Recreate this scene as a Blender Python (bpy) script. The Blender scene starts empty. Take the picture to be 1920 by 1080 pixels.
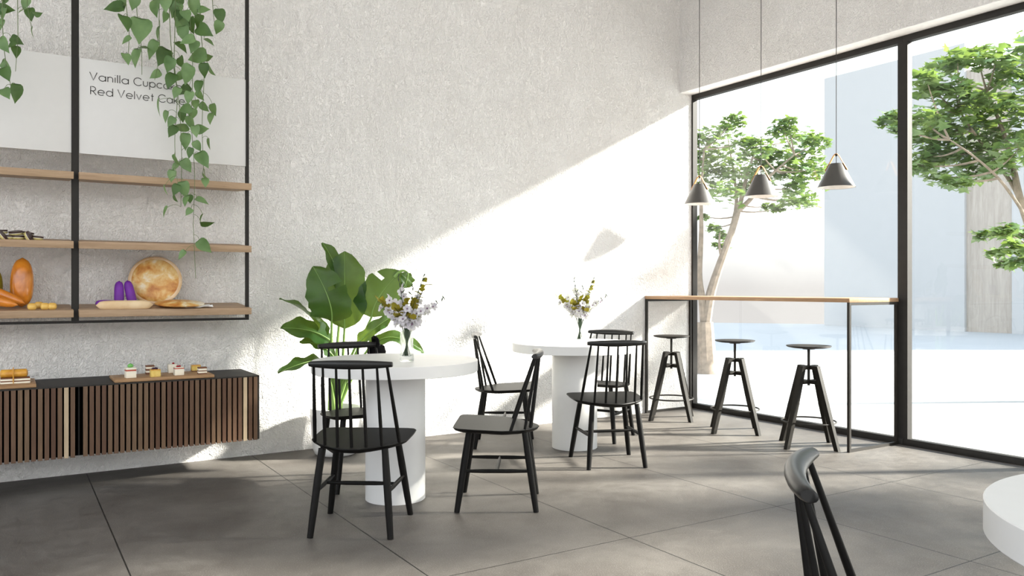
import bpy, bmesh, math, random
from mathutils import Vector, Matrix
PI = math.pi
S = bpy.context.scene
COL = S.collection
random.seed(7)

# ---------------------------------------------------------------- camera frame
CAM_H = 1.2
YAW = math.atan2(2420, 1514)
FX, FY = math.cos(YAW), math.sin(YAW)          # forward in the floor plane
FOC = 1514.0                                   # focal length, px of a 1920 frame

def sight(u, v, dep):
    """point of the place seen at (u, v) of the photograph, dep metres into the room"""
    l = (u - 960) / FOC * dep
    return Vector((FX * dep + FY * l, FY * dep - FX * l, CAM_H - (v - 540) / FOC * dep))

def sight_y(u, v, Y):
    l = (u - 960) / FOC
    return sight(u, v, Y / (FY - FX * l))

# ---------------------------------------------------------------- materials
def lin(c):
    return tuple(((x / 255) / 12.92 if x / 255 <= .04045 else ((x / 255 + .055) / 1.055) ** 2.4) for x in c) + (1,)

class NT:
    def __init__(self, name):
        self.m = bpy.data.materials.new(name); self.m.use_nodes = True
        self.t = self.m.node_tree; self.n = self.t.nodes; self.l = self.t.links
        self.b = self.n['Principled BSDF']; self.out = self.n['Material Output']
    def add(self, kind, **kw):
        x = self.n.new(kind)
        for k, v in kw.items():
            if k[0] == '_': setattr(x, k[1:], v)
            else: x.inputs[k.replace('_', ' ')].default_value = v
        return x
    def link(self, a, b): self.l.new(a, b)
    def coord(self, kind='Object', scale=None, rot=None):
        c = self.add('ShaderNodeTexCoord'); o = c.outputs[kind]
        if scale or rot:
            m = self.add('ShaderNodeMapping')
            if scale: m.inputs['Scale'].default_value = scale
            if rot: m.inputs['Rotation'].default_value = rot
            self.link(o, m.inputs['Vector']); o = m.outputs[0]
        return o
    def noise(self, vec, scale, detail=3, rough=.5, dist=0.):
        x = self.add('ShaderNodeTexNoise', Scale=scale, Detail=detail, Roughness=rough, Distortion=dist)
        self.link(vec, x.inputs['Vector']); return x.outputs['Fac']
    def ramp(self, fac, stops):
        r = self.add('ShaderNodeValToRGB'); e = r.color_ramp.elements
        while len(e) < len(stops): e.new(.5)
        for k, (p, c) in enumerate(stops):
            e[k].position = p; e[k].color = c if len(c) == 4 else tuple(c) + (1,)
        self.link(fac, r.inputs[0]); return r.outputs[0]
    def math(self, op, a, b=None, c=None):
        x = self.add('ShaderNodeMath', _operation=op)
        for k, v in enumerate((a, b, c)):
            if v is None: continue
            if hasattr(v, 'links'): self.link(v, x.inputs[k])
            else: x.inputs[k].default_value = v
        return x.outputs[0]
    def mix(self, fac, a, b, blend='MIX'):
        x = self.add('ShaderNodeMix', _data_type='RGBA', _blend_type=blend)
        for k, v in ((0, fac), (6, a), (7, b)):
            if hasattr(v, 'links'): self.link(v, x.inputs[k])
            else: x.inputs[k].default_value = v
        return x.outputs[2]
    def bump(self, h, strength, dist=.01):
        x = self.add('ShaderNodeBump', Strength=strength, Distance=dist)
        self.link(h, x.inputs['Height']); self.link(x.outputs[0], self.b.inputs['Normal'])

def simple(name, col, rough=.5, metal=0., vary=.06, scale=20, spec=.5, bump=0., trans=0.):
    t = NT(name); t.b.inputs['Roughness'].default_value = rough
    t.b.inputs['Metallic'].default_value = metal
    t.b.inputs['Specular IOR Level'].default_value = spec
    v = t.noise(t.coord(), scale, 4)
    a = tuple(min(1, c * (1 - vary)) for c in col[:3]); b = tuple(min(1, c * (1 + vary)) for c in col[:3])
    t.link(t.ramp(v, [(.3, a), (.7, b)]), t.b.inputs['Base Color'])
    if bump: t.bump(v, bump, .002)
    return t.m

def plaster(name, ca, cb, strength=.55):
    t = NT(name); c = t.coord()
    w = t.noise(c, 2.2, 3)
    t.link(t.ramp(w, [(.25, ca), (.75, cb)]), t.b.inputs['Base Color'])
    t.b.inputs['Roughness'].default_value = .85; t.b.inputs['Specular IOR Level'].default_value = .2
    n1 = t.noise(c, 34, 3, .55, 1.6)
    n2 = t.noise(t.coord(scale=(1, 1, .42)), 24, 2, .5, 2.8)
    r1 = t.ramp(n1, [(.36, (0, 0, 0)), (.56, (1, 1, 1))])
    r2 = t.ramp(n2, [(.42, (0, 0, 0)), (.5, (1, 1, 1)), (.6, (.6, .6, .6))])
    n3 = t.noise(c, 120, 3)
    h = t.math('ADD', t.math('MULTIPLY', r1, .55), t.math('MULTIPLY', r2, .6))
    n4 = t.ramp(t.noise(c, 62, 2, .5, .8), [(.3, (0, 0, 0)), (.4, (1, 1, 1))])
    h = t.math('ADD', t.math('ADD', h, t.math('MULTIPLY', n3, .22)), t.math('MULTIPLY', n4, .3))
    t.bump(h, strength, .012)
    return t.m

def floor_mat():
    t = NT('stone_floor'); c = t.coord()
    sp = t.add('ShaderNodeSeparateXYZ'); t.link(c, sp.inputs[0])
    def seam(sock, off, per, half):
        f = t.math('FRACT', t.math('DIVIDE', t.math('SUBTRACT', sock, off), per))
        return t.math('GREATER_THAN', t.math('ABSOLUTE', t.math('SUBTRACT', f, .5)), .5 - half / per)
    sx = seam(sp.outputs[0], .437 - 10.5, 1.05, .0034)
    sy = t.math('MULTIPLY', seam(sp.outputs[1], 1.94 - 10.5, 1.05, .003), t.math('LESS_THAN', sp.outputs[1], 3.3))
    sm = t.math('MAXIMUM', sx, sy)
    big = t.noise(c, 1.5, 5, .6, .4); fine = t.noise(c, 190, 2); mid = t.noise(c, 13, 4, .6)
    f = t.math('ADD', t.math('MULTIPLY', big, .55), t.math('ADD', t.math('MULTIPLY', mid, .25), t.math('MULTIPLY', fine, .2)))
    col = t.ramp(f, [(.36, (.062, .053, .046)), (.5, (.1, .09, .08)), (.64, (.15, .138, .124))])
    col = t.mix(t.ramp(fine, [(.62, (0, 0, 0)), (.75, (.5, .5, .5))]), col, (.34, .32, .29, 1))
    t.link(t.mix(sm, col, (.012, .011, .01, 1)), t.b.inputs['Base Color'])
    t.link(t.ramp(mid, [(.3, (.5,) * 3), (.7, (.66,) * 3)]), t.b.inputs['Roughness'])
    t.b.inputs['Specular IOR Level'].default_value = .35
    h = t.math('SUBTRACT', t.math('MULTIPLY', fine, .7), t.math('MULTIPLY', sm, 2.))
    t.bump(h, .5, .003)
    return t.m

def wood(name, ca, cb, axis='X', rough=.55, scale=1.):
    t = NT(name)
    sc = {'X': (1.2, 14, 14), 'Y': (14, 1.2, 14), 'Z': (14, 14, 1.2)}[axis]
    c = t.coord(scale=tuple(k * scale for k in sc))
    n = t.noise(c, 2.4, 6, .62, .6); g = t.noise(c, 9, 3, .6)
    f = t.math('ADD', t.math('MULTIPLY', n, .7), t.math('MULTIPLY', g, .3))
    t.link(t.ramp(f, [(.32, ca), (.68, cb)]), t.b.inputs['Base Color'])
    t.b.inputs['Roughness'].default_value = rough; t.b.inputs['Specular IOR Level'].default_value = .3
    t.bump(g, .12, .002)
    return t.m

def slat_wood():
    t = NT('walnut_slats'); c = t.coord()
    sp = t.add('ShaderNodeSeparateXYZ'); t.link(c, sp.inputs[0])
    idx = t.math('FLOOR', t.math('DIVIDE', t.math('ADD', sp.outputs[0], 10), .0331))
    wn = t.add('ShaderNodeTexWhiteNoise', _noise_dimensions='1D'); t.link(idx, wn.inputs['W'])
    base = t.ramp(wn.outputs['Value'], [(0, (.10, .05, .03)), (.5, (.145, .082, .048)), (1, (.18, .115, .066))])
    g = t.noise(t.coord(scale=(30, 30, 2.2)), 3, 6, .65, .8)
    t.link(t.mix(t.ramp(g, [(.35, (.42,) * 3), (.65, (0, 0, 0))]), base, (.05, .028, .018, 1)), t.b.inputs['Base Color'])
    t.b.inputs['Roughness'].default_value = .55; t.b.inputs['Specular IOR Level'].default_value = .3
    return t.m

def leaf_mat(name, ca, cb, trans=.35, rough=.45, scale=6, spec=.4):
    t = NT(name); c = t.coord()
    col = t.ramp(t.noise(c, scale, 3), [(.3, ca), (.7, cb)])
    t.link(col, t.b.inputs['Base Color']); t.b.inputs['Roughness'].default_value = rough
    t.b.inputs['Specular IOR Level'].default_value = spec
    tr = t.add('ShaderNodeBsdfTranslucent')
    t.link(t.mix(.5, col, (.45, .62, .08, 1)), tr.inputs['Color'])
    mx = t.add('ShaderNodeMixShader'); mx.inputs[0].default_value = trans
    t.link(t.b.outputs[0], mx.inputs[1]); t.link(tr.outputs[0], mx.inputs[2]); t.link(mx.outputs[0], t.out.inputs[0])
    return t.m

def pane_mat():
    t = NT('window_glass'); t.n.remove(t.b)
    tr = t.add('ShaderNodeBsdfTransparent'); tr.inputs[0].default_value = (.97, .985, .98, 1)
    gl = t.add('ShaderNodeBsdfGlossy'); gl.inputs['Roughness'].default_value = .0
    fr = t.add('ShaderNodeFresnel', IOR=1.5); ge = t.add('ShaderNodeNewGeometry')
    fac = t.math('MULTIPLY', fr.outputs[0], t.math('SUBTRACT', 1., ge.outputs['Backfacing']))
    mx = t.add('ShaderNodeMixShader'); t.link(fac, mx.inputs[0])
    t.link(tr.outputs[0], mx.inputs[1]); t.link(gl.outputs[0], mx.inputs[2]); t.link(mx.outputs[0], t.out.inputs[0])
    return t.m

def vase_mat():
    t = NT('vase_glass'); t.n.remove(t.b)
    tr = t.add('ShaderNodeBsdfTransparent'); tr.inputs[0].default_value = (.93, .95, .94, 1)
    gl = t.add('ShaderNodeBsdfGlass', IOR=1.25); gl.inputs['Roughness'].default_value = .02
    mx = t.add('ShaderNodeMixShader'); mx.inputs[0].default_value = .4
    t.link(tr.outputs[0], mx.inputs[1]); t.link(gl.outputs[0], mx.inputs[2]); t.link(mx.outputs[0], t.out.inputs[0])
    return t.m

def spots(name, stops, scale=5, rough=.4, spec=.5, coat=0.):
    t = NT(name); f = t.noise(t.coord(), scale, 4, .55, .4)
    t.link(t.ramp(f, stops), t.b.inputs['Base Color'])
    t.b.inputs['Roughness'].default_value = rough; t.b.inputs['Specular IOR Level'].default_value = spec
    t.b.inputs['Coat Weight'].default_value = coat
    return t.m

M = {}
M['plaster'] = plaster('white_plaster', (.84, .818, .793), (.895, .88, .862), .8)
M['ceil'] = simple('ceiling_paint', (.88, .87, .86), .9, bump=.1)
M['floor'] = floor_mat()
M['frame'] = simple('dark_window_metal', (.022, .02, .018), .6, vary=.1, spec=.3)
M['black_steel'] = simple('black_steel', (.017, .0145, .012), .5, vary=.1, spec=.25)
M['pane'] = pane_mat()
M['lacquer'] = simple('black_lacquer', (.0055, .005, .0045), .5, vary=.15, scale=40, spec=.14)
M['rail'] = simple('black_lacquer_rail', (.0095, .0095, .0095), .36, vary=.15, scale=40, spec=.38)
M['stool_wood'] = simple('black_stained_wood', (.0095, .008, .006), .55, vary=.2, scale=30, spec=.14)
M['white'] = simple('white_table_lacquer', (.69, .685, .675), .42, vary=.01, spec=.35)
M['oak'] = wood('oak_shelf', (.30, .195, .115), (.46, .325, .21), 'X')
M['oak_bar'] = wood('oak_counter', (.25, .145, .08), (.42, .265, .15), 'Y')
M['slat'] = slat_wood()
M['slat_pale'] = wood('pale_slat_wood', (.40, .30, .19), (.52, .41, .28), 'Z')  # paler tone than the other slats, used on two of them
M['carcass'] = simple('charcoal_cabinet', (.026, .023, .02), .6, spec=.25)
M['void'] = simple('black_groove', (.0015, .0012, .001), .95, spec=0.)
M['board'] = simple('white_menu_board', (.66, .653, .64), .5, vary=.01)
M['ink'] = simple('black_letter_paint', (.035, .033, .03), .6)
M['pothos'] = leaf_mat('pothos_leaf', (.075, .16, .055), (.19, .31, .135), .2, .42, 9)
M['pothos_dark'] = leaf_mat('pothos_leaf_dark', (.03, .08, .02), (.07, .15, .04), .15, .45, 9)
M['vine'] = simple('vine_stem', (.12, .17, .06), .6)
M['banana'] = leaf_mat('banana_leaf', (.014, .05, .009), (.034, .1, .018), .24, .42, 7)
M['petiole'] = simple('banana_stalk', (.22, .36, .09), .5)
M['pot'] = simple('white_pot', (.8, .8, .79), .35, vary=.01)
M['soil'] = simple('potting_soil', (.03, .02, .013), .95, vary=.4, scale=60)
M['maple'] = leaf_mat('maple_leaf', (.055, .125, .042), (.19, .28, .1), .22, .5, 4)
M['bark'] = simple('pale_bark', (.235, .19, .15), .85, vary=.25, scale=14, bump=.3)
M['petal'] = leaf_mat('white_petal', (.56, .52, .60), (.70, .67, .71), .25, .6, 12, .2)
M['throat'] = simple('flower_throat', (.16, .09, .15), .6)
M['olive'] = leaf_mat('olive_bract', (.15, .11, .008), (.34, .27, .016), .25, .5, 14)
M['stalk'] = simple('dark_green_stalk', (.018, .04, .012), .55, vary=.3)
M['vase'] = vase_mat()
M['shade'] = simple('grey_lamp_metal', (.062, .058, .053), .42)
M['shade_in'] = simple('white_lamp_lining', (.85, .85, .84), .5)
M['leather'] = simple('tan_leather', (.62, .29, .09), .5)
M['cable'] = simple('black_cable', (.012, .012, .012), .6)
M['bag'] = simple('black_fabric', (.0025, .0025, .003), .9, spec=.05)
M['ground'] = simple('pale_paving', (.385, .38, .37), .9, vary=.03, scale=.6)
M['render'] = simple('white_facade', (.45, .45, .45), .9, vary=.012, scale=3)
M['facade_wood'] = wood('weathered_cladding', (.33, .29, .25), (.47, .42, .37), 'Z', .7, .35)
M['facade_glass'] = simple('bluish_facade_glass', (.42, .52, .60), .12, vary=.03, scale=.8)
M['facade_frame'] = simple('navy_window_frame', (.03, .045, .07), .4)
M['crust'] = spots('orange_crust', [(.3, (.42, .12, .012)), (.5, (.72, .24, .02)), (.7, (.80, .36, .045))], 7, .26, .6, .4)
M['roll'] = spots('yellow_roll_crust', [(.3, (.62, .33, .045)), (.7, (.82, .56, .16))], 14, .4)
M['purple'] = simple('purple_crust', (.16, .02, .32), .6, vary=.15)
M['pale'] = spots('pale_crust', [(.3, (.62, .42, .22)), (.7, (.74, .57, .36))], 7, .6)
M['pie'] = spots('mottled_crust', [(.33, (.44, .15, .025)), (.45, (.64, .32, .08)), (.56, (.74, .52, .22)), (.66, (.82, .74, .58))], 12, .4, .5)
M['pie_rim'] = spots('pale_pie_rim', [(.3, (.62, .38, .16)), (.7, (.82, .66, .48))], 9, .45)
M['paper'] = simple('white_paper', (.86, .86, .86), .7, vary=.01)
M['choc'] = simple('dark_chocolate', (.035, .014, .012), .4)
M['biscuit'] = spots('green_gold_biscuit', [(.3, (.42, .34, .09)), (.7, (.62, .54, .22))], 30, .7)
M['cream'] = simple('whipped_cream', (.82, .77, .64), .6)
M['sponge'] = spots('yellow_sponge', [(.3, (.62, .42, .08)), (.7, (.78, .6, .2))], 40, .8)
M['jam'] = simple('red_jam', (.46, .06, .03), .3)
M['mint'] = simple('green_icing', (.16, .46, .1), .5)
M['cocoa'] = simple('cocoa_topping', (.17, .07, .035), .7)
M['berry'] = simple('dark_berry', (.04, .008, .03), .3)
M['cherry'] = simple('red_cherry', (.3, .01, .015), .25)
M['caramel'] = spots('caramel_glaze', [(.3, (.50, .22, .02)), (.7, (.85, .47, .08))], 20, .3)
M['tray'] = wood('acacia_board', (.28, .155, .07), (.44, .27, .14), 'X')

# ---------------------------------------------------------------- mesh tools
class MB:
    def __init__(self): self.bm = bmesh.new(); self.mi = 0
    def _f(self, vs, smooth=True):
        try:
            f = self.bm.faces.new(vs); f.smooth = smooth; f.material_index = self.mi; return f
        except ValueError: return None
    def box(self, c, s, bev=0., rot=None):
        r = bmesh.ops.create_cube(self.bm, size=1.); vs = r['verts']
        m = Matrix.Translation(c) @ (rot.to_4x4() if rot else Matrix()) @ Matrix.Diagonal((s[0], s[1], s[2], 1))
        bmesh.ops.transform(self.bm, matrix=m, verts=vs)
        es = {e for v in vs for e in v.link_edges}; fs = {f for v in vs for f in v.link_faces}
        for f in fs: f.material_index = self.mi
        if bev:
            r = bmesh.ops.bevel(self.bm, geom=list(es), offset=bev, segments=2, profile=.5, affect='EDGES')
            for f in r['faces']: f.material_index = self.mi
        return self
    def tube(self, pts, rad, n=10, cap=True, squash=None):
        """round bar through pts; rad one radius or one per point; squash=(a,b) scales the section"""
        pts = [Vector(p) for p in pts]
        if not hasattr(rad, '__len__'): rad = [rad] * len(pts)
        rings = []; up = None
        for k, p in enumerate(pts):
            d = (pts[min(k + 1, len(pts) - 1)] - pts[max(k - 1, 0)]).normalized()
            if up is None:
                up = Vector((0, 0, 1)) if abs(d.z) < .9 else Vector((1, 0, 0))
            x = up.cross(d).normalized(); y = d.cross(x).normalized(); up = y
            sa, sb = squash if squash else (1, 1)
            rings.append([self.bm.verts.new(p + x * (math.cos(2 * PI * i / n) * rad[k] * sa) + y * (math.sin(2 * PI * i / n) * rad[k] * sb)) for i in range(n)])
        for a, b in zip(rings, rings[1:]):
            for i in range(n): self._f((a[i], a[(i + 1) % n], b[(i + 1) % n], b[i]))
        if cap:
            self._f(list(reversed(rings[0]))); self._f(rings[-1])
        return self
    def lathe(self, prof, c=(0, 0, 0), n=40, closed=False, mat=None):
        """prof: (r, z) list; revolve round z"""
        c = Vector(c); rings = []
        T = mat or Matrix()
        for r, z in prof:
            if r < 1e-6: rings.append([self.bm.verts.new(c + T @ Vector((0, 0, z)))])
            else: rings.append([self.bm.verts.new(c + T @ Vector((r * math.cos(2 * PI * i / n), r * math.sin(2 * PI * i / n), z))) for i in range(n)])
        for a, b in zip(rings, rings[1:]):
            for i in range(n):
                j = (i + 1) % n
                if len(a) == 1 and len(b) == 1: continue
                if len(a) == 1: self._f((a[0], b[j], b[i]))
                elif len(b) == 1: self._f((a[i], a[j], b[0]))
                else: self._f((a[i], a[j], b[j], b[i]))
        return self
    def slab(self, rings):
        """closed stack of equal-length point loops"""
        R = [[self.bm.verts.new(p) for p in r] for r in rings]; n = len(R[0])
        for a, b in zip(R, R[1:]):
            for i in range(n): self._f((a[i], a[(i + 1) % n], b[(i + 1) % n], b[i]))
        self._f(list(reversed(R[0]))); self._f(R[-1]); return self
    def grid(self, P):
        V = [[self.bm.verts.new(p) for p in row] for row in P]
        for a, b in zip(V, V[1:]):
            for i in range(len(a) - 1): self._f((a[i], a[i + 1], b[i + 1], b[i]))
        return self
    def build(self, name, mats, parent=None, solid=0., sharp=38, recalc=True):
        bm = self.bm
        if solid:
            pass
        if recalc: bmesh.ops.recalc_face_normals(bm, faces=bm.faces)
        for e in bm.edges:
            if len(e.link_faces) == 2 and e.calc_face_angle(0) > math.radians(sharp): e.smooth = False
        for f in bm.faces: f.smooth = True
        me = bpy.data.meshes.new(name); bm.to_mesh(me); bm.free()
        for m in (mats if isinstance(mats, (list, tuple)) else [mats]): me.materials.append(m)
        o = bpy.data.objects.new(name, me); COL.objects.link(o)
        if parent: o.parent = parent
        if solid:
            md = o.modifiers.new('thickness', 'SOLIDIFY'); md.thickness = solid; md.offset = 0
        return o

def tag(o, label=None, cat=None, group=None, kind=None):
    if label: o['label'] = label
    if cat: o['category'] = cat
    if group: o['group'] = group
    if kind: o['kind'] = kind
    return o
def thing(name, label, cat, loc=(0, 0, 0), rz=0., group=None):
    o = bpy.data.objects.new(name, None); COL.objects.link(o); o.empty_display_size = .1
    o.location = loc; o.rotation_euler = (0, 0, rz)
    return tag(o, label, cat, group)
def dup(root, loc, rz=0., label=None, group=None):
    def cp(o, par):
        c = o.copy(); COL.objects.link(c)
        if par: c.parent = par
        for ch in kids[o]: cp(ch, c)
        return c
    kids = {}
    def walk(o):
        kids[o] = list(o.children)
        for ch in kids[o]: walk(ch)
    walk(root)
    r = cp(root, None); r.location = loc; r.rotation_euler = (0, 0, rz)
    if label: r['label'] = label
    if group: r['group'] = group
    return r
def struct(name, mb, mat, parent=None):
    o = mb.build(name, mat, parent)
    if not parent: o['kind'] = 'structure'
    return o
def bez(a, b, c, n=8):
    a, b, c = Vector(a), Vector(b), Vector(c)
    return [a * (1 - t) ** 2 + b * (2 * t * (1 - t)) + c * t * t for t in [k / n for k in range(n + 1)]]

# ---------------------------------------------------------------- room shell
WY = 5.90        # face of the plaster wall behind the tables
WX = 5.81        # inner face of the window frames
UX = 5.652       # inner face of the wall above the windows
HEAD = 3.13
CEIL = 4.75
X0, Y0 = -3.6, -3.9
struct('floor', MB().box(((X0 + 5.92) / 2, (Y0 + 5.95) / 2, -.05), (5.92 - X0, 5.95 - Y0, .1)), M['floor'])
struct('wall_left', MB().box(((X0 + 5.87) / 2, WY + .125, CEIL / 2), (5.87 - X0, .25, CEIL)), M['plaster'])
struct('wall_right', MB().box(((UX + 5.9) / 2, (Y0 + WY) / 2, (HEAD + .004 + CEIL) / 2), (5.9 - UX, WY - Y0, CEIL - HEAD - .004))
       .box(((UX + 5.9) / 2, (Y0 - 1.0) / 2, HEAD / 2), (5.9 - UX, -1.0 - Y0, HEAD)), M['plaster'])
struct('trim_1', MB().box(((UX + 5.9) / 2 + .0005, (-1.0 + WY) / 2, HEAD + .002), (5.9 - UX - .001, WY + 1.0, .004)), M['ceil'])
struct('ceiling', MB().box(((X0 + 6.1) / 2, (Y0 + 6.15) / 2, CEIL + .1), (6.1 - X0, 6.15 - Y0, .2)), M['ceil'])

def window(k, ya, yb, lo=.04, hi=.04):
    f = MB(); x = WX + .03; d = .06
    f.box((x, (ya + yb) / 2, HEAD - .025), (d, yb - ya, .05), .003)
    f.box((x, (ya + yb) / 2, .025), (d, yb - ya, .05), .003)
    f.box((x, ya + lo / 2, HEAD / 2), (d, lo, HEAD - .1))
    f.box((x, yb - hi / 2, HEAD / 2), (d, hi, HEAD - .1))
    o = struct('window_%d' % k, f, M['frame'])
    MB().box((WX + .05, (ya + lo + yb - hi) / 2, HEAD / 2), (.008, yb - hi - ya - lo, HEAD - .1)).build('glass_pane', M['pane'], o)
window(1, 3.653, WY, hi=.022); window(2, 2.66, 3.653); window(3, .42, 2.66); window(4, -1.0, .42)

# ---------------------------------------------------------------- outdoors
g = MB(); g.lathe([(0, -.02), (29.2, -.02), (29.2, -.3), (0, -.3)], n=160)
tag(g.build('ground_outside', M['ground']), kind='structure')
BX = 22.7
bld = thing('building', 'tall white block-like building with a wood clad strip, across the paved yard', 'building', (BX, 13, -.02))
def bpart(name, boxes, mat, parent=bld):
    mb = MB()
    for (xa, xb, ya, yb, za, zb) in boxes:
        mb.box(((xa + xb) / 2 - BX, (ya + yb) / 2 - 13, (za + zb) / 2 + .02), (xb - xa, yb - ya, zb - za))
    return mb.build(name, mat, parent)
bpart('tower_wall', [(BX, BX + 7, 12.43, 17.0, -.02, 8.06)], M['render'])
bpart('cladding_panel', [(BX + .1, BX + 7, 11.2, 12.43, -.02, 7.3)], M['facade_wood'])
bpart('side_wall', [(BX + .05, BX + 7, 10.9, 11.2, -.02, 7.5), (BX + .05, BX + 7, 5, 10.9, -.02, .0), (BX + .05, BX + 7, 5, 10.9, 2.75, 3.7), (BX + .05, BX + 7, 5, 10.9, 6.6, 7.5), (BX + .3, BX + 7, 5, 10.9, -.02, 7.4)], M['render'])
for za, zb in ((0., 2.75), (3.7, 6.6)):
    w = bpart('window', [(BX + .12, BX + .2, 10.86, 10.9, za, zb), (BX + .12, BX + .2, 8.9, 10.9, za, za + .05), (BX + .12, BX + .2, 8.9, 10.9, zb - .05, zb), (BX + .12, BX + .2, 8.9, 8.95, za, zb)], M['facade_frame'])
    bpart('pane', [(BX + .15, BX + .18, 8.95, 10.86, za + .05, zb - .05)], M['facade_glass'], w)

def maple(bm_mb, p, size, nrm, ang):
    """one five-lobed leaf"""
    n = Vector(nrm).normalized(); a = n.orthogonal().normalized(); b = n.cross(a)
    ca, sa = math.cos(ang), math.sin(ang); d = a * ca + b * sa; e = b * ca - a * sa
    out = [(-.45, 0), (-.3, .42), (.02, .2), (.12, .5), (.22, .14), (.62, 0), (.22, -.14), (.12, -.5), (.02, -.2), (-.3, -.42)]
    bm = bm_mb.bm
    vs = [bm.verts.new(p + d * (x * size) + e * (y * size) - n * (abs(y) * size * .25)) for x, y in out]
    c = bm.verts.new(p)
    for i in range(10):
        f = bm.faces.new((c, vs[i], vs[(i + 1) % 10])); f.smooth = True
def tree(name, label, base, limbs, clusters, per, leaf, seed, flat=.26):
    rr = random.Random(seed)
    t = thing(name, label, 'tree', base, 0, 'young maples in the yard'); B = Vector(base)
    tr = MB(); nodes = []
    for pts, ra, rb in limbs:
        P = [Vector(p) - B for p in pts]; Q = []
        for a, b in zip(P, P[1:]):
            for k in range(4): Q.append(a.lerp(b, k / 4))
        Q.append(P[-1])
        for k in range(2, len(Q) - 2): Q[k] = (Q[k - 2] + Q[k - 1] + Q[k] + Q[k + 1] + Q[k + 2]) / 5
        R = [ra + (rb - ra) * k / (len(Q) - 1) for k in range(len(Q))]
        if P[0].z < .1: R[0] *= 1.25
        tr.tube(Q, R, 9); nodes += Q[4:]
    fo = MB()
    for c, r in clusters:
        c = Vector(c) - B
        src = min(nodes, key=lambda q: (q - c).length + max(0, q.z - c.z) * 2)
        mid = (src + c) / 2 + Vector((0, 0, -.12 * (c - src).length))
        tr.tube(bez(src, mid, c, 5), [.014, .012, .01, .008, .006, .004], 5)
        for k in range(int(per * r / .25)):
            a = rr.uniform(0, 2 * PI); q = math.sqrt(rr.random()) * r
            p = c + Vector((math.cos(a) * q, math.sin(a) * q, rr.gauss(0, flat * r) - .3 * q * q / r))
            n = Vector((rr.gauss(0, .33), rr.gauss(0, .33), 1))
            maple(fo, p, leaf * rr.uniform(.7, 1.25), n, rr.uniform(0, 2 * PI))
        for k in range(3):
            a = rr.uniform(0, 2 * PI); tr.tube([c, c + Vector((math.cos(a) * r * .8, math.sin(a) * r * .8, .02))], [.004, .002], 4)
    tr.build('trunk', M['bark'], t); fo.build('foliage', M['maple'], t, recalc=False)
    return t
rd = random.Random(3)
def clus(lst, dep, spread, r):
    return [(sight(u, v, dep + rd.uniform(-spread, spread)), (q or r)) for (u, v, q) in lst]
D1 = 11.57
def s1(u, v, o=0): return sight(u, v, D1 + o)
base1 = Vector((8.50, 8.33, -.02))
c1 = clus([(1378, 222, .16), (1362, 238, .14), (1330, 255, .3), (1318, 292, .3), (1352, 288, .3), (1398, 262, .22), (1420, 276, .22), (1440, 300, .26),
           (1468, 240, .2), (1478, 226, .13), (1500, 256, .26), (1528, 262, .2), (1458, 284, .3), (1505, 292, .3), (1480, 322, .28), (1520, 318, .24), (1548, 318, .16),
           (1425, 318, .28), (1385, 318, .28), (1340, 322, .28), (1318, 345, .28), (1360, 355, .26), (1400, 350, .2), (1492, 350, .22), (1506, 372, .2), (1478, 376, .14),
           (1440, 386, .1), (1460, 390, .08), (1352, 440, .1), (1340, 425, .1), (1350, 458, .1), (1318, 405, .08), (1290, 300, .35), (1270, 340, .3), (1280, 260, .3)], D1, .55, .25)
tree('maple_tree', 'slender forked maple rooted in the yard nearest the plaster wall', base1,
     [([base1, s1(1322, 640), s1(1321, 604)], .15, .12), ([s1(1321, 612), s1(1316, 555), s1(1309, 515), s1(1316, 430), s1(1314, 350, -.2), s1(1320, 280, -.3)], .062, .012),
      ([s1(1322, 612), s1(1332, 545), s1(1350, 495), s1(1374, 430), s1(1388, 385), s1(1402, 320, .2), s1(1420, 270, .2)], .08, .012),
      ([s1(1362, 460), s1(1376, 420, .1), s1(1384, 370, .2), s1(1372, 300, .3)], .05, .012), ([s1(1388, 392), s1(1412, 370, -.2), s1(1440, 330, -.3), s1(1490, 290, -.3)], .04, .01),
      ([s1(1354, 488), s1(1347, 455), s1(1350, 436)], .025, .01)], c1, 95, .115, 11)
D2 = 8.7
def s2(u, v, o=0): return sight(u, v, D2 + o)
base2 = sight(1992, 540 + FOC * 1.22 / D2, D2)
c2 = clus([(1662, 222, .12), (1684, 214, .14), (1690, 238, .12), (1726, 218, .22), (1736, 146, .14), (1762, 126, .18), (1795, 108, .18), (1832, 100, .2), (1870, 104, .2),
           (1900, 130, .24), (1750, 164, .16), (1790, 160, .2), (1770, 206, .26), (1812, 190, .26), (1850, 175, .24), (1885, 200, .28), (1745, 250, .26), (1790, 246, .28),
           (1836, 236, .28), (1880, 250, .28), (1910, 280, .28), (1740, 292, .2), (1775, 290, .26), (1820, 284, .26), (1728, 310, .12), (1758, 330, .12), (1790, 335, .16), (1830, 322, .16),
           (1870, 310, .2), (1850, 436, .1), (1880, 428, .13), (1905, 432, .15), (1872, 470, .12), (1902, 462, .15), (1884, 492, .1), (1915, 485, .12),
           (1950, 160, .35), (1990, 220, .4), (1970, 280, .35), (2030, 190, .4), (2060, 270, .4), (1930, 90, .25), (1990, 120, .3)], D2, .5, .25)
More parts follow.
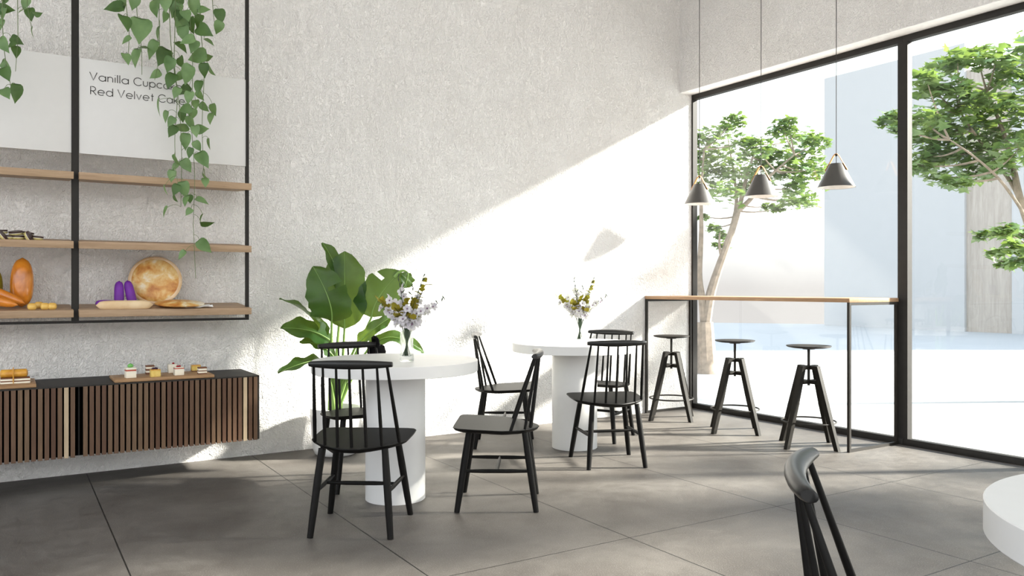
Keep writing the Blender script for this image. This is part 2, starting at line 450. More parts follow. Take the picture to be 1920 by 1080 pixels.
tree('maple_tree', 'broad leafy maple reaching past the window mullion, close to the glass', base2,
     [([base2, s2(1985, 640), s2(1962, 520), s2(1940, 450)], .09, .065), ([s2(1942, 455), s2(1925, 410), s2(1908, 360), s2(1898, 300, .2), s2(1880, 240, .2), s2(1850, 170, .3)], .05, .014),
      ([s2(1930, 420), s2(1905, 375, -.2), s2(1862, 320, -.3), s2(1810, 280, -.3), s2(1780, 262, -.2)], .019, .007), ([s2(1940, 450), s2(1950, 380), s2(1945, 300), s2(1930, 200)], .045, .014),
      ([s2(1912, 372), s2(1890, 330, .2), s2(1850, 285, .3), s2(1800, 210, .2)], .026, .01), ([s2(1950, 480), s2(1925, 455, -.1), s2(1890, 440, -.1)], .02, .006)], c2, 70, .14, 12)
base3 = Vector((8.5, .1, -.02))
rr = random.Random(5); c3 = []
for k in range(44):
    a = rr.uniform(0, 2 * PI); q = math.sqrt(rr.random()) * 1.5; z = rr.uniform(2.3, 4.4)
    c3.append((base3 + Vector((math.cos(a) * q * .8, math.sin(a) * q * .95, z)), rr.uniform(.2, .34)))
c3 += [(Vector((8.5, 1.55, 4.45)), .32), (Vector((8.45, 1.5, 4.68)), .3), (Vector((8.6, 1.72, 4.34)), .2), (Vector((8.5, 1.3, 4.6)), .3), (Vector((8.7, 1.6, 4.6)), .3), (Vector((8.5, 1.0, 4.3)), .36), (Vector((8.4, .75, 4.2)), .36), (Vector((8.6, 1.2, 4.38)), .3), (Vector((8.5, .9, 4.55)), .34), (Vector((8.3, 1.05, 4.12)), .3), (Vector((8.5, .5, 4.25)), .36), (Vector((8.4, .6, 4.05)), .34), (Vector((8.5, .2, 4.2)), .36), (Vector((8.5, .3, 4.5)), .34), (Vector((8.45, -.1, 4.4)), .34), (Vector((8.55, .05, 4.05)), .34), (Vector((8.4, .65, 4.55)), .3)]  # extra unseen leaf clusters, added to shade the cabinet, first table and floor
tree('maple_tree', 'third maple of the yard row, beside the far end of the glazing', base3,
     [([base3, base3 + Vector((0, .05, .9)), base3 + Vector((-.05, 0, 1.5))], .12, .09), ([base3 + Vector((-.05, 0, 1.45)), base3 + Vector((-.3, .3, 2.3)), base3 + Vector((-.4, .5, 3.6))], .07, .015),
      ([base3 + Vector((-.05, 0, 1.45)), base3 + Vector((.25, -.3, 2.3)), base3 + Vector((.4, -.5, 3.6))], .07, .015)], c3, 60, .13, 13)

# ---------------------------------------------------------------- chairs
def make_chair(label, loc, rz, group):
    t = thing('spindle_chair', label, 'chair', loc, rz, group); m = M['lacquer']
    def zt(x): return .4425 + .052 * x             # seat dips to the rear
    out = []
    for x, y in [(.238, 0), (.238, .12), (.236, .2), (.225, .236), (.2, .25), (.12, .252), (.02, .247), (-.03, .243), (-.06, .228), (-.13, .176), (-.19, .1), (-.222, .045), (-.228, 0)]: out.append((x, y))
    out += [(x, -y) for x, y in reversed(out[1:-1])]
    def ring(k, dz): return [Vector((x * k + .0 * y, y * k, zt(x) + dz)) for x, y in out]
    MB().slab([ring(.86, -.026), ring(.97, -.013), ring(1., -.004), ring(.99, .0)]).build('seat', m, t, sharp=30)
    def rx(y): return -.232 + .028 * (y / .2) ** 2
    def rz_(y): return .834
    N = 16; ys = [-.203 + .406 * k / N for k in range(N + 1)]
    rings = []
    for y in ys:
        s = 1 - (abs(y) / .203) ** 2 * .42; hw = .0205 * (1 - (abs(y) / .203) ** 2 * .2); hh = .0225 * s
        if abs(y) > .2: hw *= .82; hh *= .82
        rings.append([Vector((rx(y) + math.cos(a) * hw - math.sin(a) * hh * .18, y, rz_(y) + math.sin(a) * hh)) for a in [2 * PI * i / 14 for i in range(14)]])
    rings.insert(1, [Vector((p.x + (p.x - rx(-.2)) * .2, -.2, rz_(0) + (p.z - rz_(0)) * 1.2)) for p in rings[0]])
    rings.insert(-1, [Vector((p.x + (p.x - rx(.2)) * .2, .2, rz_(0) + (p.z - rz_(0)) * 1.2)) for p in rings[-1]])
    MB().slab(rings).build('top_rail', M['rail'], t, sharp=50)
    for (xb, yb, yt) in [(-.075, .212, .178), (-.15, .14, .131), (-.178, .07, .064), (-.184, 0, 0), (-.178, -.07, -.064), (-.15, -.14, -.131), (-.075, -.212, -.178)]:
        a = Vector((xb, yb, zt(xb) - .003)); b = Vector((rx(yt), yt, .826))
        thick = 1.15 if abs(yb) > .2 else 1.
        MB().tube([a, a.lerp(b, .3), a.lerp(b, .6), b], [.0078 * thick, .0088 * thick, .0075 * thick, .006 * thick], 10).build('spindle', m, t)
    L = {}
    for sx in (1, -1):
        for sy in (1, -1):
            a = Vector((.15 * sx, .155 * sy, .427 + .008 * sx)); b = Vector(((.212 if sx > 0 else -.212), (.215 if sx > 0 else .195) * sy, .0))
            L[sx, sy] = (a, b)
            MB().tube([a, a.lerp(b, .35), a.lerp(b, .75), b], [.0165, .019, .0175, .015], 14).build('leg', m, t)
    def at(s, z):
        a, b = L[s]; return a.lerp(b, (a.z - z) / a.z)
    mids = {}
    for sy in (1, -1):
        p, q = at((1, sy), .215), at((-1, sy), .215); mids[sy] = (p + q) / 2
        MB().tube([p, p.lerp(q, .3), p.lerp(q, .7), q], [.008, .011, .011, .008], 10).build('side_stretcher', m, t)
    p, q = mids[1], mids[-1]
    MB().tube([p, p.lerp(q, .3), p.lerp(q, .7), q], [.007, .0105, .0105, .007], 10).build('cross_stretcher', m, t)
    return t
R_ = math.radians
G1, G2, G3 = 'black chairs around the tables', 'black chairs around the tables', 'black chairs around the tables'
ch = make_chair('black spindle chair with its back to the room, at the vase table by the plant', (1.515, 3.862, 0), R_(55), G1)
dup(ch, (1.849, 4.723, 0), R_(268), 'black spindle chair with a black bag on its back, between table and potted plant')
dup(ch, (2.335, 3.875, 0), R_(146), 'black spindle chair seen sideways, facing the vase table by the plant')
dup(ch, (3.241, 5.293, 0), R_(-34), 'black spindle chair against the sunlit wall, between the two white tables')
dup(ch, (3.514, 4.366, 0), R_(67.5), 'black spindle chair with its back to the room, at the table near the bar')
dup(ch, (4.051, 5.133, 0), R_(207), 'black spindle chair behind the table near the bar, facing the room')
dup(ch, (1.478, .885, 0), R_(-53), 'black spindle chair cropped by the picture edge, only back rail and spindles showing')

# shoulder bag on the chair behind the first table
bag = thing('shoulder_bag', 'small black bag hung over the back of the chair behind the table', 'bag', (0, 0, 0))
bag.location = (2.095, 5.055, 0)
bl = []
for z, w, d in [(.50, .03, .018), (.515, .055, .032), (.56, .064, .04), (.68, .067, .04), (.775, .066, .036), (.812, .056, .026), (.822, .036, .014)]:
    bl.append([Vector((math.cos(a) * w, math.sin(a) * d, z)) for a in [2 * PI * i / 20 for i in range(20)]])
MB().slab(bl).build('pouch', M['bag'], bag)
MB().tube([Vector(p) - Vector((2.095, 5.055, 0)) for p in [(2.085, 5.05, .785), (2.06, 5.015, .84), (2.04, 4.972, .872), (2.034, 4.93, .882), (2.032, 4.892, .868), (2.032, 4.882, .84), (2.032, 4.882, .815)]], .0105, 10, squash=(1.5, .7)).build('strap', M['bag'], bag)

# ---------------------------------------------------------------- tables
def make_table(label, loc, group):
    t = thing('pedestal_table', label, 'table', loc, 0, group)
    MB().lathe([(0, .725), (.4675, .725), (.47, .7275), (.47, .7875), (.4675, .79), (0, .79)], n=96).build('tabletop', M['white'], t)
    MB().lathe([(0, 0), (.169, 0), (.17, .001), (.17, .725), (0, .725)], n=72).build('pedestal', M['white'], t)
    return t
tb = make_table('white round pedestal table with flower vase, closest to the potted plant', (1.885, 4.27, 0), 'white pedestal tables')
dup(tb, (3.636, 4.921, 0), 0, 'white round pedestal table with flower vase, next to the bar and stools')
dup(tb, (1.859, .446, 0), 0, 'white round table cut by the picture edge, nothing standing on it')

# ---------------------------------------------------------------- flower vases
def make_vase(label, loc):
    t = thing('glass_vase', label, 'vase', loc, 0, 'flower vases')
    MB().lathe([(0, 0), (.036, 0), (.04, .004), (.039, .03), (.0365, .06), (.0365, .17), (.034, .17), (.034, .034), (.02, .026), (0, .024)], n=36).build('glass_body', M['vase'], t)
    return t
VZ = .7905
v1 = Vector((1.898, 4.144, VZ)); v2 = Vector((3.604, 4.812, VZ))
va = make_vase('clear glass vase of flowers on the table by the potted plant', v1)
dup(va, v2, 0, 'clear glass vase of flowers on the table near the bar')

def flower(mb, p, d, r, rnd):
    """open bell blossom: five rounded petals round axis d"""
    d = Vector(d).normalized(); a = d.orthogonal().normalized(); b = d.cross(a); off = rnd.uniform(0, 6)
    for k in range(5):
        t = off + k * 2 * PI / 5; rows = []
        for q, w, h in [(.12, .1, -.3), (.45, .36, .02), (.82, .5, .16), (1.08, .3, .15)]:
            row = []
            for s in (-1, -.35, .35, 1):
                ang = t + s * min(.72, w / max(q, .3) * .95)
                row.append(p + (a * math.cos(ang) + b * math.sin(ang)) * (q * r) + d * (h * r + .08 * r * abs(s)))
            rows.append(row)
        mb.grid(rows)
def lance(mb, p, d, n, L, w):
    d = Vector(d).normalized(); n = Vector(n); s = d.cross(n).normalized(); n = s.cross(d)
    mb.grid([[p + d * (L * q) + s * (w * k * f) + n * (w * .3 * abs(f) - L * .3 * q * q) for f in (-1, 0, 1)] for q, k in [(0, .15), (.25, .8), (.5, 1), (.75, .7), (1, .04)]])
CR = Vector((FY, -FX, 0)); CF = Vector((FX, FY, 0))
# (sideways reach, height, depth reach, kind)
STEMS = [(-.155, .30, .01, 'w'), (-.095, .36, -.05, 'w'), (-.03, .42, .04, 'w'), (.012, .30, -.08, 'w'), (.075, .37, .05, 'w'), (.165, .31, -.01, 'w'), (.10, .28, -.07, 'w'),
         (-.17, .335, .03, 'o'), (-.06, .30, -.075, 'o'), (.055, .34, -.06, 'o'), (.112, .45, .02, 'o'), (-.045, .47, -.02, 'b'), (.095, .47, -.03, 'b'), (.03, .41, .05, 'b'), (.21, .345, .04, 'b'), (.02, .24, -.02, 'g'), (-.055, .25, -.065, 'o'), (.05, .235, -.075, 'o'), (.005, .345, -.055, 'o'), (-.01, .22, -.075, 'w')]
def bouquet(vp, where, grp):
    for k, (sx, h, sd, kind) in enumerate(STEMS):
        rnd = random.Random(100 + k)
        lab = {'w': 'stem of white blossoms in the glass vase on the table ', 'o': 'olive yellow leafy stem in the glass vase on the table ', 'b': 'thin dark budding twig in the glass vase on the table ', 'g': 'dark green leafy stem in the glass vase on the table '}[kind] + where
        t = thing('flower_stem', lab, 'flower', vp, 0, {'w': 'white blossom stems ', 'o': 'olive leafy stems ', 'b': 'budding twigs ', 'g': 'green stems '}[kind] + grp)
        top = CR * sx + CF * sd + Vector((0, 0, h))
        ft = Vector((-sx * .12, -sd * .12 + .004 * (k % 3 - 1), .03)); nk = CR * (sx * .12) + CF * (sd * .14) + Vector((0, 0, .168))
        P = [ft.lerp(nk, q / 4) for q in range(4)] + bez(nk, nk + (nk - ft) * .55 + Vector((0, 0, .02)), top, 10)
        MB().tube(P, [.0026] * 4 + [.0025 - .0014 * q / 10 for q in range(11)], 6).build('stalk', M['stalk'], t)
        curve = P[4:]
        def cp(q):
            i = min(len(curve) - 2, int(q * (len(curve) - 1))); return curve[i].lerp(curve[i + 1], q * (len(curve) - 1) - i)
        if kind == 'w':
            for q in (.24, .36, .47, .58, .68, .78, .88):
                p = cp(q); out = (CR * rnd.uniform(-.8, .8) + CR * sx * 2.5 - CF * rnd.uniform(.35, 1.1) + Vector((0, 0, rnd.uniform(-.1, .6)))).normalized()
                r = .0285 * (1.15 - .45 * q) * rnd.uniform(.9, 1.15); c = p + out * .02
                mb = MB(); flower(mb, c, out, r, rnd); bl = mb.build('blossom', M['petal'], t, recalc=False)
                MB().lathe([(0, -.2 * r), (.2 * r, -.1 * r), (.18 * r, .05 * r), (0, .12 * r)], c, 8, mat=out.to_track_quat('Z', 'Y').to_matrix().to_4x4()).build('throat', M['throat'], bl)
            mb = MB()
            for q in (.93, .97, 1.):
                p = cp(q); mb.tube([p, p + Vector((rnd.uniform(-.006, .006), 0, .008)), p + Vector((rnd.uniform(-.01, .01), 0, .018))], [.002, .0045, .001], 6)
            mb.build('bud', M['petal'], t)
        elif kind in 'og':
            mb = MB(); n = 13 if kind == 'o' else 14
            for q in [(.12 if kind == 'g' else .3) + (.5 if kind == 'g' else .68) * i / n for i in range(n + 1)]:
                p = cp(min(q, 1)); d = CR * rnd.uniform(-1, 1) + CF * rnd.uniform(-1, .4) + Vector((0, 0, rnd.uniform(.2, 1.2)))
                lance(mb, p, d, (0, 0, 1) if abs(d.z) < .8 else CF, rnd.uniform(.034, .052) * (1.25 - .4 * min(q, 1)), rnd.uniform(.014, .02))
            mb.build('leaf_spray', M['olive'] if kind == 'o' else M['stalk'], t, recalc=False)
        else:
            mb = MB()
            for q in (.55, .66, .76, .86, .94, 1.):
                p = cp(q); e = p + CR * rnd.uniform(-.014, .014) + Vector((0, 0, .013)); mb.tube([p, p.lerp(e, .5), e, e + (e - p) * .7], [.0016, .003, .0042, .0008], 6)
            mb.build('bud', M['stalk'], t)
bouquet(v1, 'by the potted plant', 'in the plant side vase')
bouquet(v2, 'near the bar', 'in the bar side vase')

# ---------------------------------------------------------------- bar counter and stools
bar = thing('bar_counter', 'long oak topped bar counter on black steel frames along the window', 'counter', (5.5, 4.79, 0))
MB().box((0, 0, 1.109), (.605, 2.222, .03), .002).build('worktop', M['oak_bar'], bar)
for y in (-1.1, 1.1):
    f = MB(); s = .021
    f.box((-.29, y, .547), (s, s, 1.094)); f.box((.285, y, .547), (s, s, 1.094)); f.box((-.0025, y, 1.0835), (.575 - s, s, s)); f.box((-.0025, y, s / 2), (.575 - s, s, s))
    f.build('frame_leg', M['black_steel'], bar)

def make_stool(label, loc):
    t = thing('bar_stool', label, 'stool', loc, 0, 'black bar stools at the window counter'); w, st = M['stool_wood'], M['black_steel']
    MB().lathe([(0, .742), (.05, .742), (.12, .745), (.155, .752), (.164, .759), (.163, .763), (.155, .763), (.1, .757), (0, .754)], n=44).build('seat', st, t)
    MB().tube([(0, 0, .46), (0, 0, .743)], .0105, 14).lathe([(0, .735), (.045, .735), (.045, .743), (0, .743)], n=20).build('screw_post', st, t)
    f = MB()
    for a in range(4):
        d = Vector((math.cos(a * PI / 2), math.sin(a * PI / 2), 0)); sd = Vector((-d.y, d.x, 0))
        prof = []
        top_o, top_i, bot_o, bot_i = d * .088, d * .05, d * .268, d * .232
        lg = MB(); h = .018
        lg.slab([[top_o + sd * h + Vector((0, 0, .612)), top_o - sd * h + Vector((0, 0, .612)), top_i - sd * h + Vector((0, 0, .612)), top_i + sd * h + Vector((0, 0, .612))],
                 [d * .18 + sd * h + Vector((0, 0, .30)), d * .18 - sd * h + Vector((0, 0, .30)), d * .138 - sd * h + Vector((0, 0, .30)), d * .138 + sd * h + Vector((0, 0, .30))],
                 [bot_o + sd * h * .8, bot_o - sd * h * .8, bot_i - sd * h * .8, bot_i + sd * h * .8]])
        lg.build('leg', w, t)
    q = Matrix.Rotation(0, 3, 'Z')
    MB().box((0, 0, .597), (.12, .034, .028), .003).box((0, 0, .597), (.034, .12, .0279), .003).build('top_block', w, t)
    MB().box((0, 0, .488), (.15, .03, .028), .003).box((0, 0, .488), (.03, .15, .0279), .003).build('lower_block', w, t)
    MB().tube([(.196 * math.cos(a), .196 * math.sin(a), .19) for a in [2 * PI * i / 48 for i in range(49)]], .0065, 8, cap=False).build('foot_ring', st, t)
    return t
stl = make_stool('black swivel bar stool nearest the plaster wall', (5.178, 5.515, 0))
dup(stl, (5.177, 4.75, 0), 0, 'black swivel bar stool in the middle of the three at the counter')
dup(stl, (5.168, 4.008, 0), 0, 'black swivel bar stool beside the open end of the counter, by the mullion')

# ---------------------------------------------------------------- pendants
def make_pendant(label, loc):
    t = thing('pendant_lamp', label, 'lamp', loc, 0, 'pendant lamps over the bar counter')
    MB().lathe([(.1423, 0), (.052, .1827), (.0489, .1859), (0, .1859)], n=48).build('shade', M['shade'], t)
    MB().lathe([(.1397, .001), (.05, .1816), (0, .1816)], n=48).build('lining', M['shade_in'], t)
    MB().tube([(0, 0, .14), (0, 0, .10)], .02, 14).lathe([(0, .055), (.018, .06), (.03, .075), (.028, .09), (.014, .1), (0, .1)], n=18).build('bulb', M['shade_in'], t)
    # leather strap: from low on both flanks over the cable ring
    d = CR * .8 - CF * .6; s = CR * .6 + CF * .8
    path = [(x * 1.062, z * 1.062) for x, z in [(.078, .125), (.056, .166), (.046, .183), (.020, .232), (.006, .247), (-.006, .247), (-.020, .232), (-.046, .183), (-.056, .166), (-.078, .125)]]
    rows = []
    for x, z in path:
        c = d * x + Vector((0, 0, z)); rows.append([c + s * .0135, c - s * .0135])
    MB().grid(rows).build('strap', M['leather'], t, solid=.004)
    MB().tube([(0, 0, .246), (0, 0, .262)], .0085, 10).build('ring', M['cable'], t)
    MB().tube([(0, 0, .185), (0, 0, CEIL - loc[2])], .0028, 8).build('cable', M['cable'], t)
    MB().lathe([(0, -.03), (.05, -.03), (.055, -.02), (.055, 0), (0, 0)], (0, 0, CEIL - loc[2]), 28).build('ceiling_rose', M['shade'], t)
    return t
pd = make_pendant('grey cone pendant lamp on tan strap, nearest the plaster wall', (5.5, 5.48, 1.986))
dup(pd, (5.5, 4.752, 1.986), 0, 'grey cone pendant lamp on tan strap, the middle one of three')
dup(pd, (5.5, 4.009, 1.986), 0, 'grey cone pendant lamp on tan strap, closest to the mullion')

# ---------------------------------------------------------------- credenza
CX0, CX1, CY0, CZ0, CZ1 = -.72, 1.412, 5.40, .205, .624
cr = thing('wall_cabinet', 'floating dark cabinet with vertical walnut slats on the plaster wall', 'cabinet', ((CX0 + CX1) / 2, WY, CZ0))
def cw(mb_boxes, name, mat, parent=cr):
    mb = MB()
    for xa, xb, ya, yb, za, zb in mb_boxes:
        mb.box(((xa + xb) / 2 - (CX0 + CX1) / 2, (ya + yb) / 2 - WY, (za + zb) / 2 - CZ0), (xb - xa, yb - ya, zb - za))
    return mb.build(name, mat, parent)
cw([(CX0, CX1, CY0 + .034, WY, CZ0, CZ1), (CX1 - .012, CX1, CY0, CY0 + .034, CZ0, CZ1), (CX0, CX1, CY0, CY0 + .034, CZ1 - .008, CZ1)], 'body', M['carcass'])
door_x = [(CX0, .359), (.367, CX1 - .012)]
pales = (10, 38 - 33 + 33)
PIT = .0331
slots = []
x = CX1 - .012
while x - .023 > CX0: slots.append((x - .023, x)); x -= PIT
for da, db in door_x:
    dn = cw([(da, db, CY0 + .026, CY0 + .034, CZ0 + .004, CZ1 - .0085)], 'slatted_door', M['void'])
    cw([(a, b, CY0 + .0005, CY0 + .0265, CZ0 - .004, CZ1 - .0085) for k, (a, b) in enumerate(slots) if da <= (a + b) / 2 <= db and k not in (2, 33)], 'slats', M['slat'], dn)
    cw([(a, b, CY0 + .0005, CY0 + .0265, CZ0 - .004, CZ1 - .0085) for k, (a, b) in enumerate(slots) if da <= (a + b) / 2 <= db and k in (2, 33)], 'pale_slat', M['slat_pale'], dn)

# serving boards and cakes on the cabinet
TZ = CZ1 + .0005
def board(label, xa, xb, ya, yb):
    return tag(MB().box(((xa + xb) / 2, (ya + yb) / 2, TZ + .009), (xb - xa, yb - ya, .018), .002).build('serving_board', M['tray']), label, 'board', 'serving boards on the cabinet')
board('wooden serving board with seven small cakes on the slatted cabinet', .555, 1.135, 5.43, 5.74)
board('wooden serving board under a glazed layered pastry, on the slatted cabinet', -.45, .145, 5.43, 5.80)
BZ = TZ + .018
def cake(label, x, y, layers, w=.055, d=.05, top=None, rz=0.):
    t = thing('cake_slice', label, 'cake', (x, y, BZ), rz, 'small cakes on the serving board'); z = 0
    for name, h, mat in layers:
        MB().box((0, 0, z + h / 2), (w, d, h), .0015).build(name, M[mat], t); z += h
    if top:
        for name, mat, pts, r in top:
            for (dx, dy) in pts:
                MB().lathe([(0, 0), (r * .8, r * .2), (r, r * .6), (r * .7, r * 1.2), (0, r * 1.5)], (dx, dy, z - .001), 14).build(name, M[mat], t)
    return t
def cpos(u, v):
    p = sight(u, v, 1); k = (BZ - CAM_H) / (p.z - CAM_H); return p.x * k, p.y * k
x, y = cpos(244.5, 708)
cake('cream cube cake with red jam layer and green icing on top', x, y, [('cake_body', .042, 'cream'), ('jam_layer', .009, 'jam'), ('cream_layer', .012, 'cream')], .058, .052, [('green_top', 'mint', [(0, 0)], .018)], .1)
x, y = cpos(281, 701.5)
cake('brown and white layered cake slice behind the yellow berry cake', x, y, [('sponge', .012, 'cocoa'), ('cream_layer', .012, 'cream'), ('sponge', .012, 'cocoa'), ('cream_layer', .012, 'cream'), ('sponge', .01, 'cocoa')], .05, .045)
x, y = cpos(291, 706)
cake('yellow sponge cake topped with dark berries', x, y, [('sponge', .04, 'sponge'), ('glaze', .006, 'caramel')], .056, .05, [('berry', 'berry', [(-.012, 0), (.004, .008), (.006, -.008)], .0095)], .05)
x, y = cpos(322.5, 698.5)
cake('tall cream cake with one red cherry, behind the strawberry cream cake', x, y, [('cake_body', .056, 'cream')], .05, .048, [('cherry', 'cherry', [(.008, 0)], .008)])
x, y = cpos(335, 703)
cake('white cream cake with red glaze and cherries on top', x, y, [('cake_body', .04, 'cream'), ('glaze', .006, 'jam'), ('cream_layer', .005, 'cream')], .056, .05, [('cherry', 'cherry', [(-.008, -.004), (.006, .002)], .0085)], .05)
x, y = cpos(367, 696)
cake('yellow custard slice with browned top, behind the chocolate layer cake', x, y, [('crust', .006, 'cocoa'), ('custard', .03, 'sponge'), ('crust', .007, 'caramel')], .055, .05)
x, y = cpos(379, 701)
cake('chocolate and cream layered cake slice nearest the board end', x, y, [('sponge', .007, 'cocoa'), ('cream_layer', .011, 'cream'), ('sponge', .006, 'cocoa'), ('cream_layer', .012, 'cream'), ('sponge', .009, 'cocoa')], .052, .046)
x, y = cpos(340, 701); 
x, y = cpos(25, 720)
pt = thing('layered_pastry', 'caramel glazed layered pastry tied with a band on the cropped serving board', 'pastry', (x, y + .04, BZ))
for k in range(2):
    MB().box((.01, 0, .006 + k * .017), (.15, .07, .011), .003).build('pastry_layer', M['cream'], pt)
    MB().box((.01, 0, .0145 + k * .017), (.147, .067, .006)).build('filling', M['cocoa'], pt)
MB().tube([(-.068, 0, .058), (-.06, 0, .058), (.066, 0, .058), (.074, 0, .058)], [.012, .026, .026, .012], 18, squash=(1.25, .95)).build('glazed_roll', M['caramel'], pt)
MB().tube([(.0, math.cos(a) * .039, .04 + math.sin(a) * .044) for a in [2 * PI * i / 24 for i in range(25)]], .007, 8, cap=False, squash=(1.7, .5)).build('band', M['caramel'], pt)

# ---------------------------------------------------------------- shelf units
FYS = 5.575; SF = 5.505; TILT = math.atan2(.031, .40)
LEVELS = [1.066, 1.481, 1.899, 3.5]           # top front edge of each shelf
def make_unit(label, xa, xb, sa, sb):
    t = thing('shelf_unit', label, 'shelf', (xa, FYS, .98), 0, 'hanging shelf units on the plaster wall')
    O = Vector((xa, FYS, .98)); p = .02; d = .03; zt_, zb_ = 4.05, .985
    f = MB()
    f.box(Vector((xa + p / 2, FYS + d / 2, (zt_ + zb_) / 2)) - O, (p, d, zt_ - zb_)); f.box(Vector((xb - p / 2, FYS + d / 2, (zt_ + zb_) / 2)) - O, (p, d, zt_ - zb_))
    f.box(Vector(((xa + xb) / 2, FYS + d / 2, zb_ + .0075)) - O, (xb - xa - 2 * p, d, .015)); f.box(Vector(((xa + xb) / 2, FYS + d / 2, zt_ - .01)) - O, (xb - xa - 2 * p, d, p))
    f.build('frame', M['black_steel'], t)
    for z in LEVELS:
        tl = TILT if z < 3 else 0
        dep = .395; c = Vector(((sa + sb) / 2, SF + dep / 2 * math.cos(tl), z - .0215 + dep / 2 * math.sin(tl)))
        MB().box(c - O, (sb - sa, dep - .004, .043), .0015, Matrix.Rotation(tl, 3, 'X')).build('shelf_board', M['oak'], t)
    return t, O
U1, O1 = make_unit('hanging black framed oak shelf unit with purple loaves, under the trailing plant', .353, 1.389, .3695, 1.389)
U2, O2 = make_unit('hanging black framed oak shelf unit with orange breads, cut by the picture edge', -.73, .353, -.746, .3405)
def top_at(level, y): return LEVELS[level] + (y - SF) * math.tan(TILT)
def sign(label, xa, xb, za, zb):
    t = thing('menu_board', label, 'sign', ((xa + xb) / 2, FYS + .012, za))
    MB().box((0, 0, (zb - za) / 2), (xb - xa, .016, zb - za), .001).build('panel', M['board'], t)
    return t
sg = sign('white menu board reading Vanilla Cupcake and Red Velvet Cake', .3735, 1.3685, 2.022, 2.606)
sign('white menu board without visible writing, cut by the picture edge', -.709, .3325, 2.022, 2.606)

# lettering: thin strokes of a geometric sans
def arc(cx, cy, r, a0, a1, n=18, ry=None):
    return [(cx + r * math.cos(R_(a0 + (a1 - a0) * k / n)), cy + (ry or r) * math.sin(R_(a0 + (a1 - a0) * k / n))) for k in range(n + 1)]
XH = .66; r0 = .33
GL = {'V': (.72, [[(0, 1), (.36, 0), (.72, 1)]]), 'a': (.68, [arc(.33, r0, .33, 0, 360, 28), [(.66, XH), (.66, 0)]]),
      'n': (.52, [[(.0, XH), (0, 0)], [(0, .36)] + arc(.25, .4, .25, 180, 0) + [(.5, 0)]]), 'i': (.04, [[(0.02, XH), (0.02, 0)], [(0.02, .93), (0.02, .98)]]), 'l': (.04, [[(.02, 1.02), (.02, 0)]]),
      'C': (.9, [arc(.5, .5, .5, 42, 318, 30)]), 'u': (.52, [[(0, XH)] + arc(.25, .26, .25, 180, 360) + [(.5, XH)]]), 'p': (.68, [arc(.35, r0, .33, 0, 360, 28), [(.02, XH), (.02, -.36)]]),
      'c': (.6, [arc(.33, r0, .33, 42, 318, 22)]), 'k': (.46, [[(0, 1.02), (0, 0)], [(.42, XH), (.02, .28)], [(.14, .38), (.46, 0)]]), 'e': (.66, [[(.01, r0), (.65, r0)] + arc(.33, r0, .33, 0, 318, 26)]),
      'R': (.56, [[(0, 0), (0, 1), (.24, 1)] + arc(.24, .73, .27, 90, -90, 14) + [(0, .46)], [(.2, .46), (.56, 0)]]), 'd': (.68, [arc(.33, r0, .33, 0, 360, 28), [(.66, 1.02), (.66, 0)]]),
      'v': (.52, [[(0, XH), (.26, 0), (.52, XH)]]), 't': (.3, [[(.15, .96), (.15, 0)], [(0, XH), (.3, XH)]])}
def lettering(name, text, x0, z0, cap, width, parent, org):
    segs = []; cx = 0
    for chh in text:
        if chh == ' ': cx += .34; continue
        w, st = GL[chh]
        for s_ in st: segs.append([(cx + px, pz) for px, pz in s_])
        cx += w + .2
    k = width / (cx - .2); mb = MB(); hw = .0021
    for s_ in segs:
        pts = [Vector((x0 + px * k, 0, z0 + pz * cap)) for px, pz in s_]
        L, Rr = [], []
        for i, p in enumerate(pts):
            d = (pts[min(i + 1, len(pts) - 1)] - pts[max(i - 1, 0)]); d = d.normalized(); n = Vector((-d.z, 0, d.x)) * hw
            L.append(p + n); Rr.append(p - n)
        front = FYS + .0036
        rows = [[Vector((q.x, front - .0012, q.z)) - org, Vector((w_.x, front - .0012, w_.z)) - org] for q, w_ in zip(L, Rr)]
        mb.grid(rows)
    mb.build(name, M['ink'], parent, solid=.001)
sO = Vector(((.3735 + 1.3685) / 2, FYS + .012, 2.022))
BY = FYS + .004
a_, b_ = sight_y(168.5, 149.5, BY), sight_y(241, 158, BY)
ha = sight_y(168.5, 134.8, BY).z - a_.z
def line(name, words, v_base_u):
    for text, ua, ub in words:
        xa = sight_y(ua, 0, BY).x; xb = sight_y(ub, 0, BY).x
        lettering(name, text, xa, v_base_u, ha, xb - xa, sg, sO)
line('lettering', [('Vanilla', 168.2, 241), ('Cupcake', 250.8, 341)], a_.z)
line('lettering', [('Red', 169.8, 211.5), ('Velvet', 220.7, 288), ('Cake', 296.8, 346)], sight_y(169.8, 176.6, BY).z)

# breads ---------------------------------------------------------------------
def loaf(mb, pts, rad, squash=None, n=20): mb.tube(pts, rad, n, squash=squash); return mb
def capsule(L, r, n=14, taper=0., bend=0.):
    P, R = [], []
    for k in range(n + 1):
        q = k / n; s = math.sin(PI * min(max(q, .0), 1)); e = (1 - abs(2 * q - 1) ** 3.2) ** .5
        P.append(Vector((0, bend * s, L * q))); R.append(max(.001, r * e * (1 - taper * q)))
    return P, R
def bread(name, label, cat, L, r, base, direc, mat, group=None, squash=None, taper=0., bend=0., nn=16, power=3.2):
    P, R = [], []
    for k in range(nn + 1):
        q = k / nn; e = (1 - abs(2 * q - 1) ** power) ** .5
        P.append(Vector((0, bend * math.sin(PI * q), L * q))); R.append(max(.0012, r * e * (1 - taper * q)))
    mb = MB(); mb.tube(P, R, 24, squash=squash)
    rot = Vector(direc).normalized().to_track_quat('Z', 'Y').to_matrix().to_4x4()
    bmesh.ops.transform(mb.bm, matrix=rot, verts=mb.bm.verts)
    o = mb.build(name, mat); o.location = base
    return tag(o, label, cat, group)
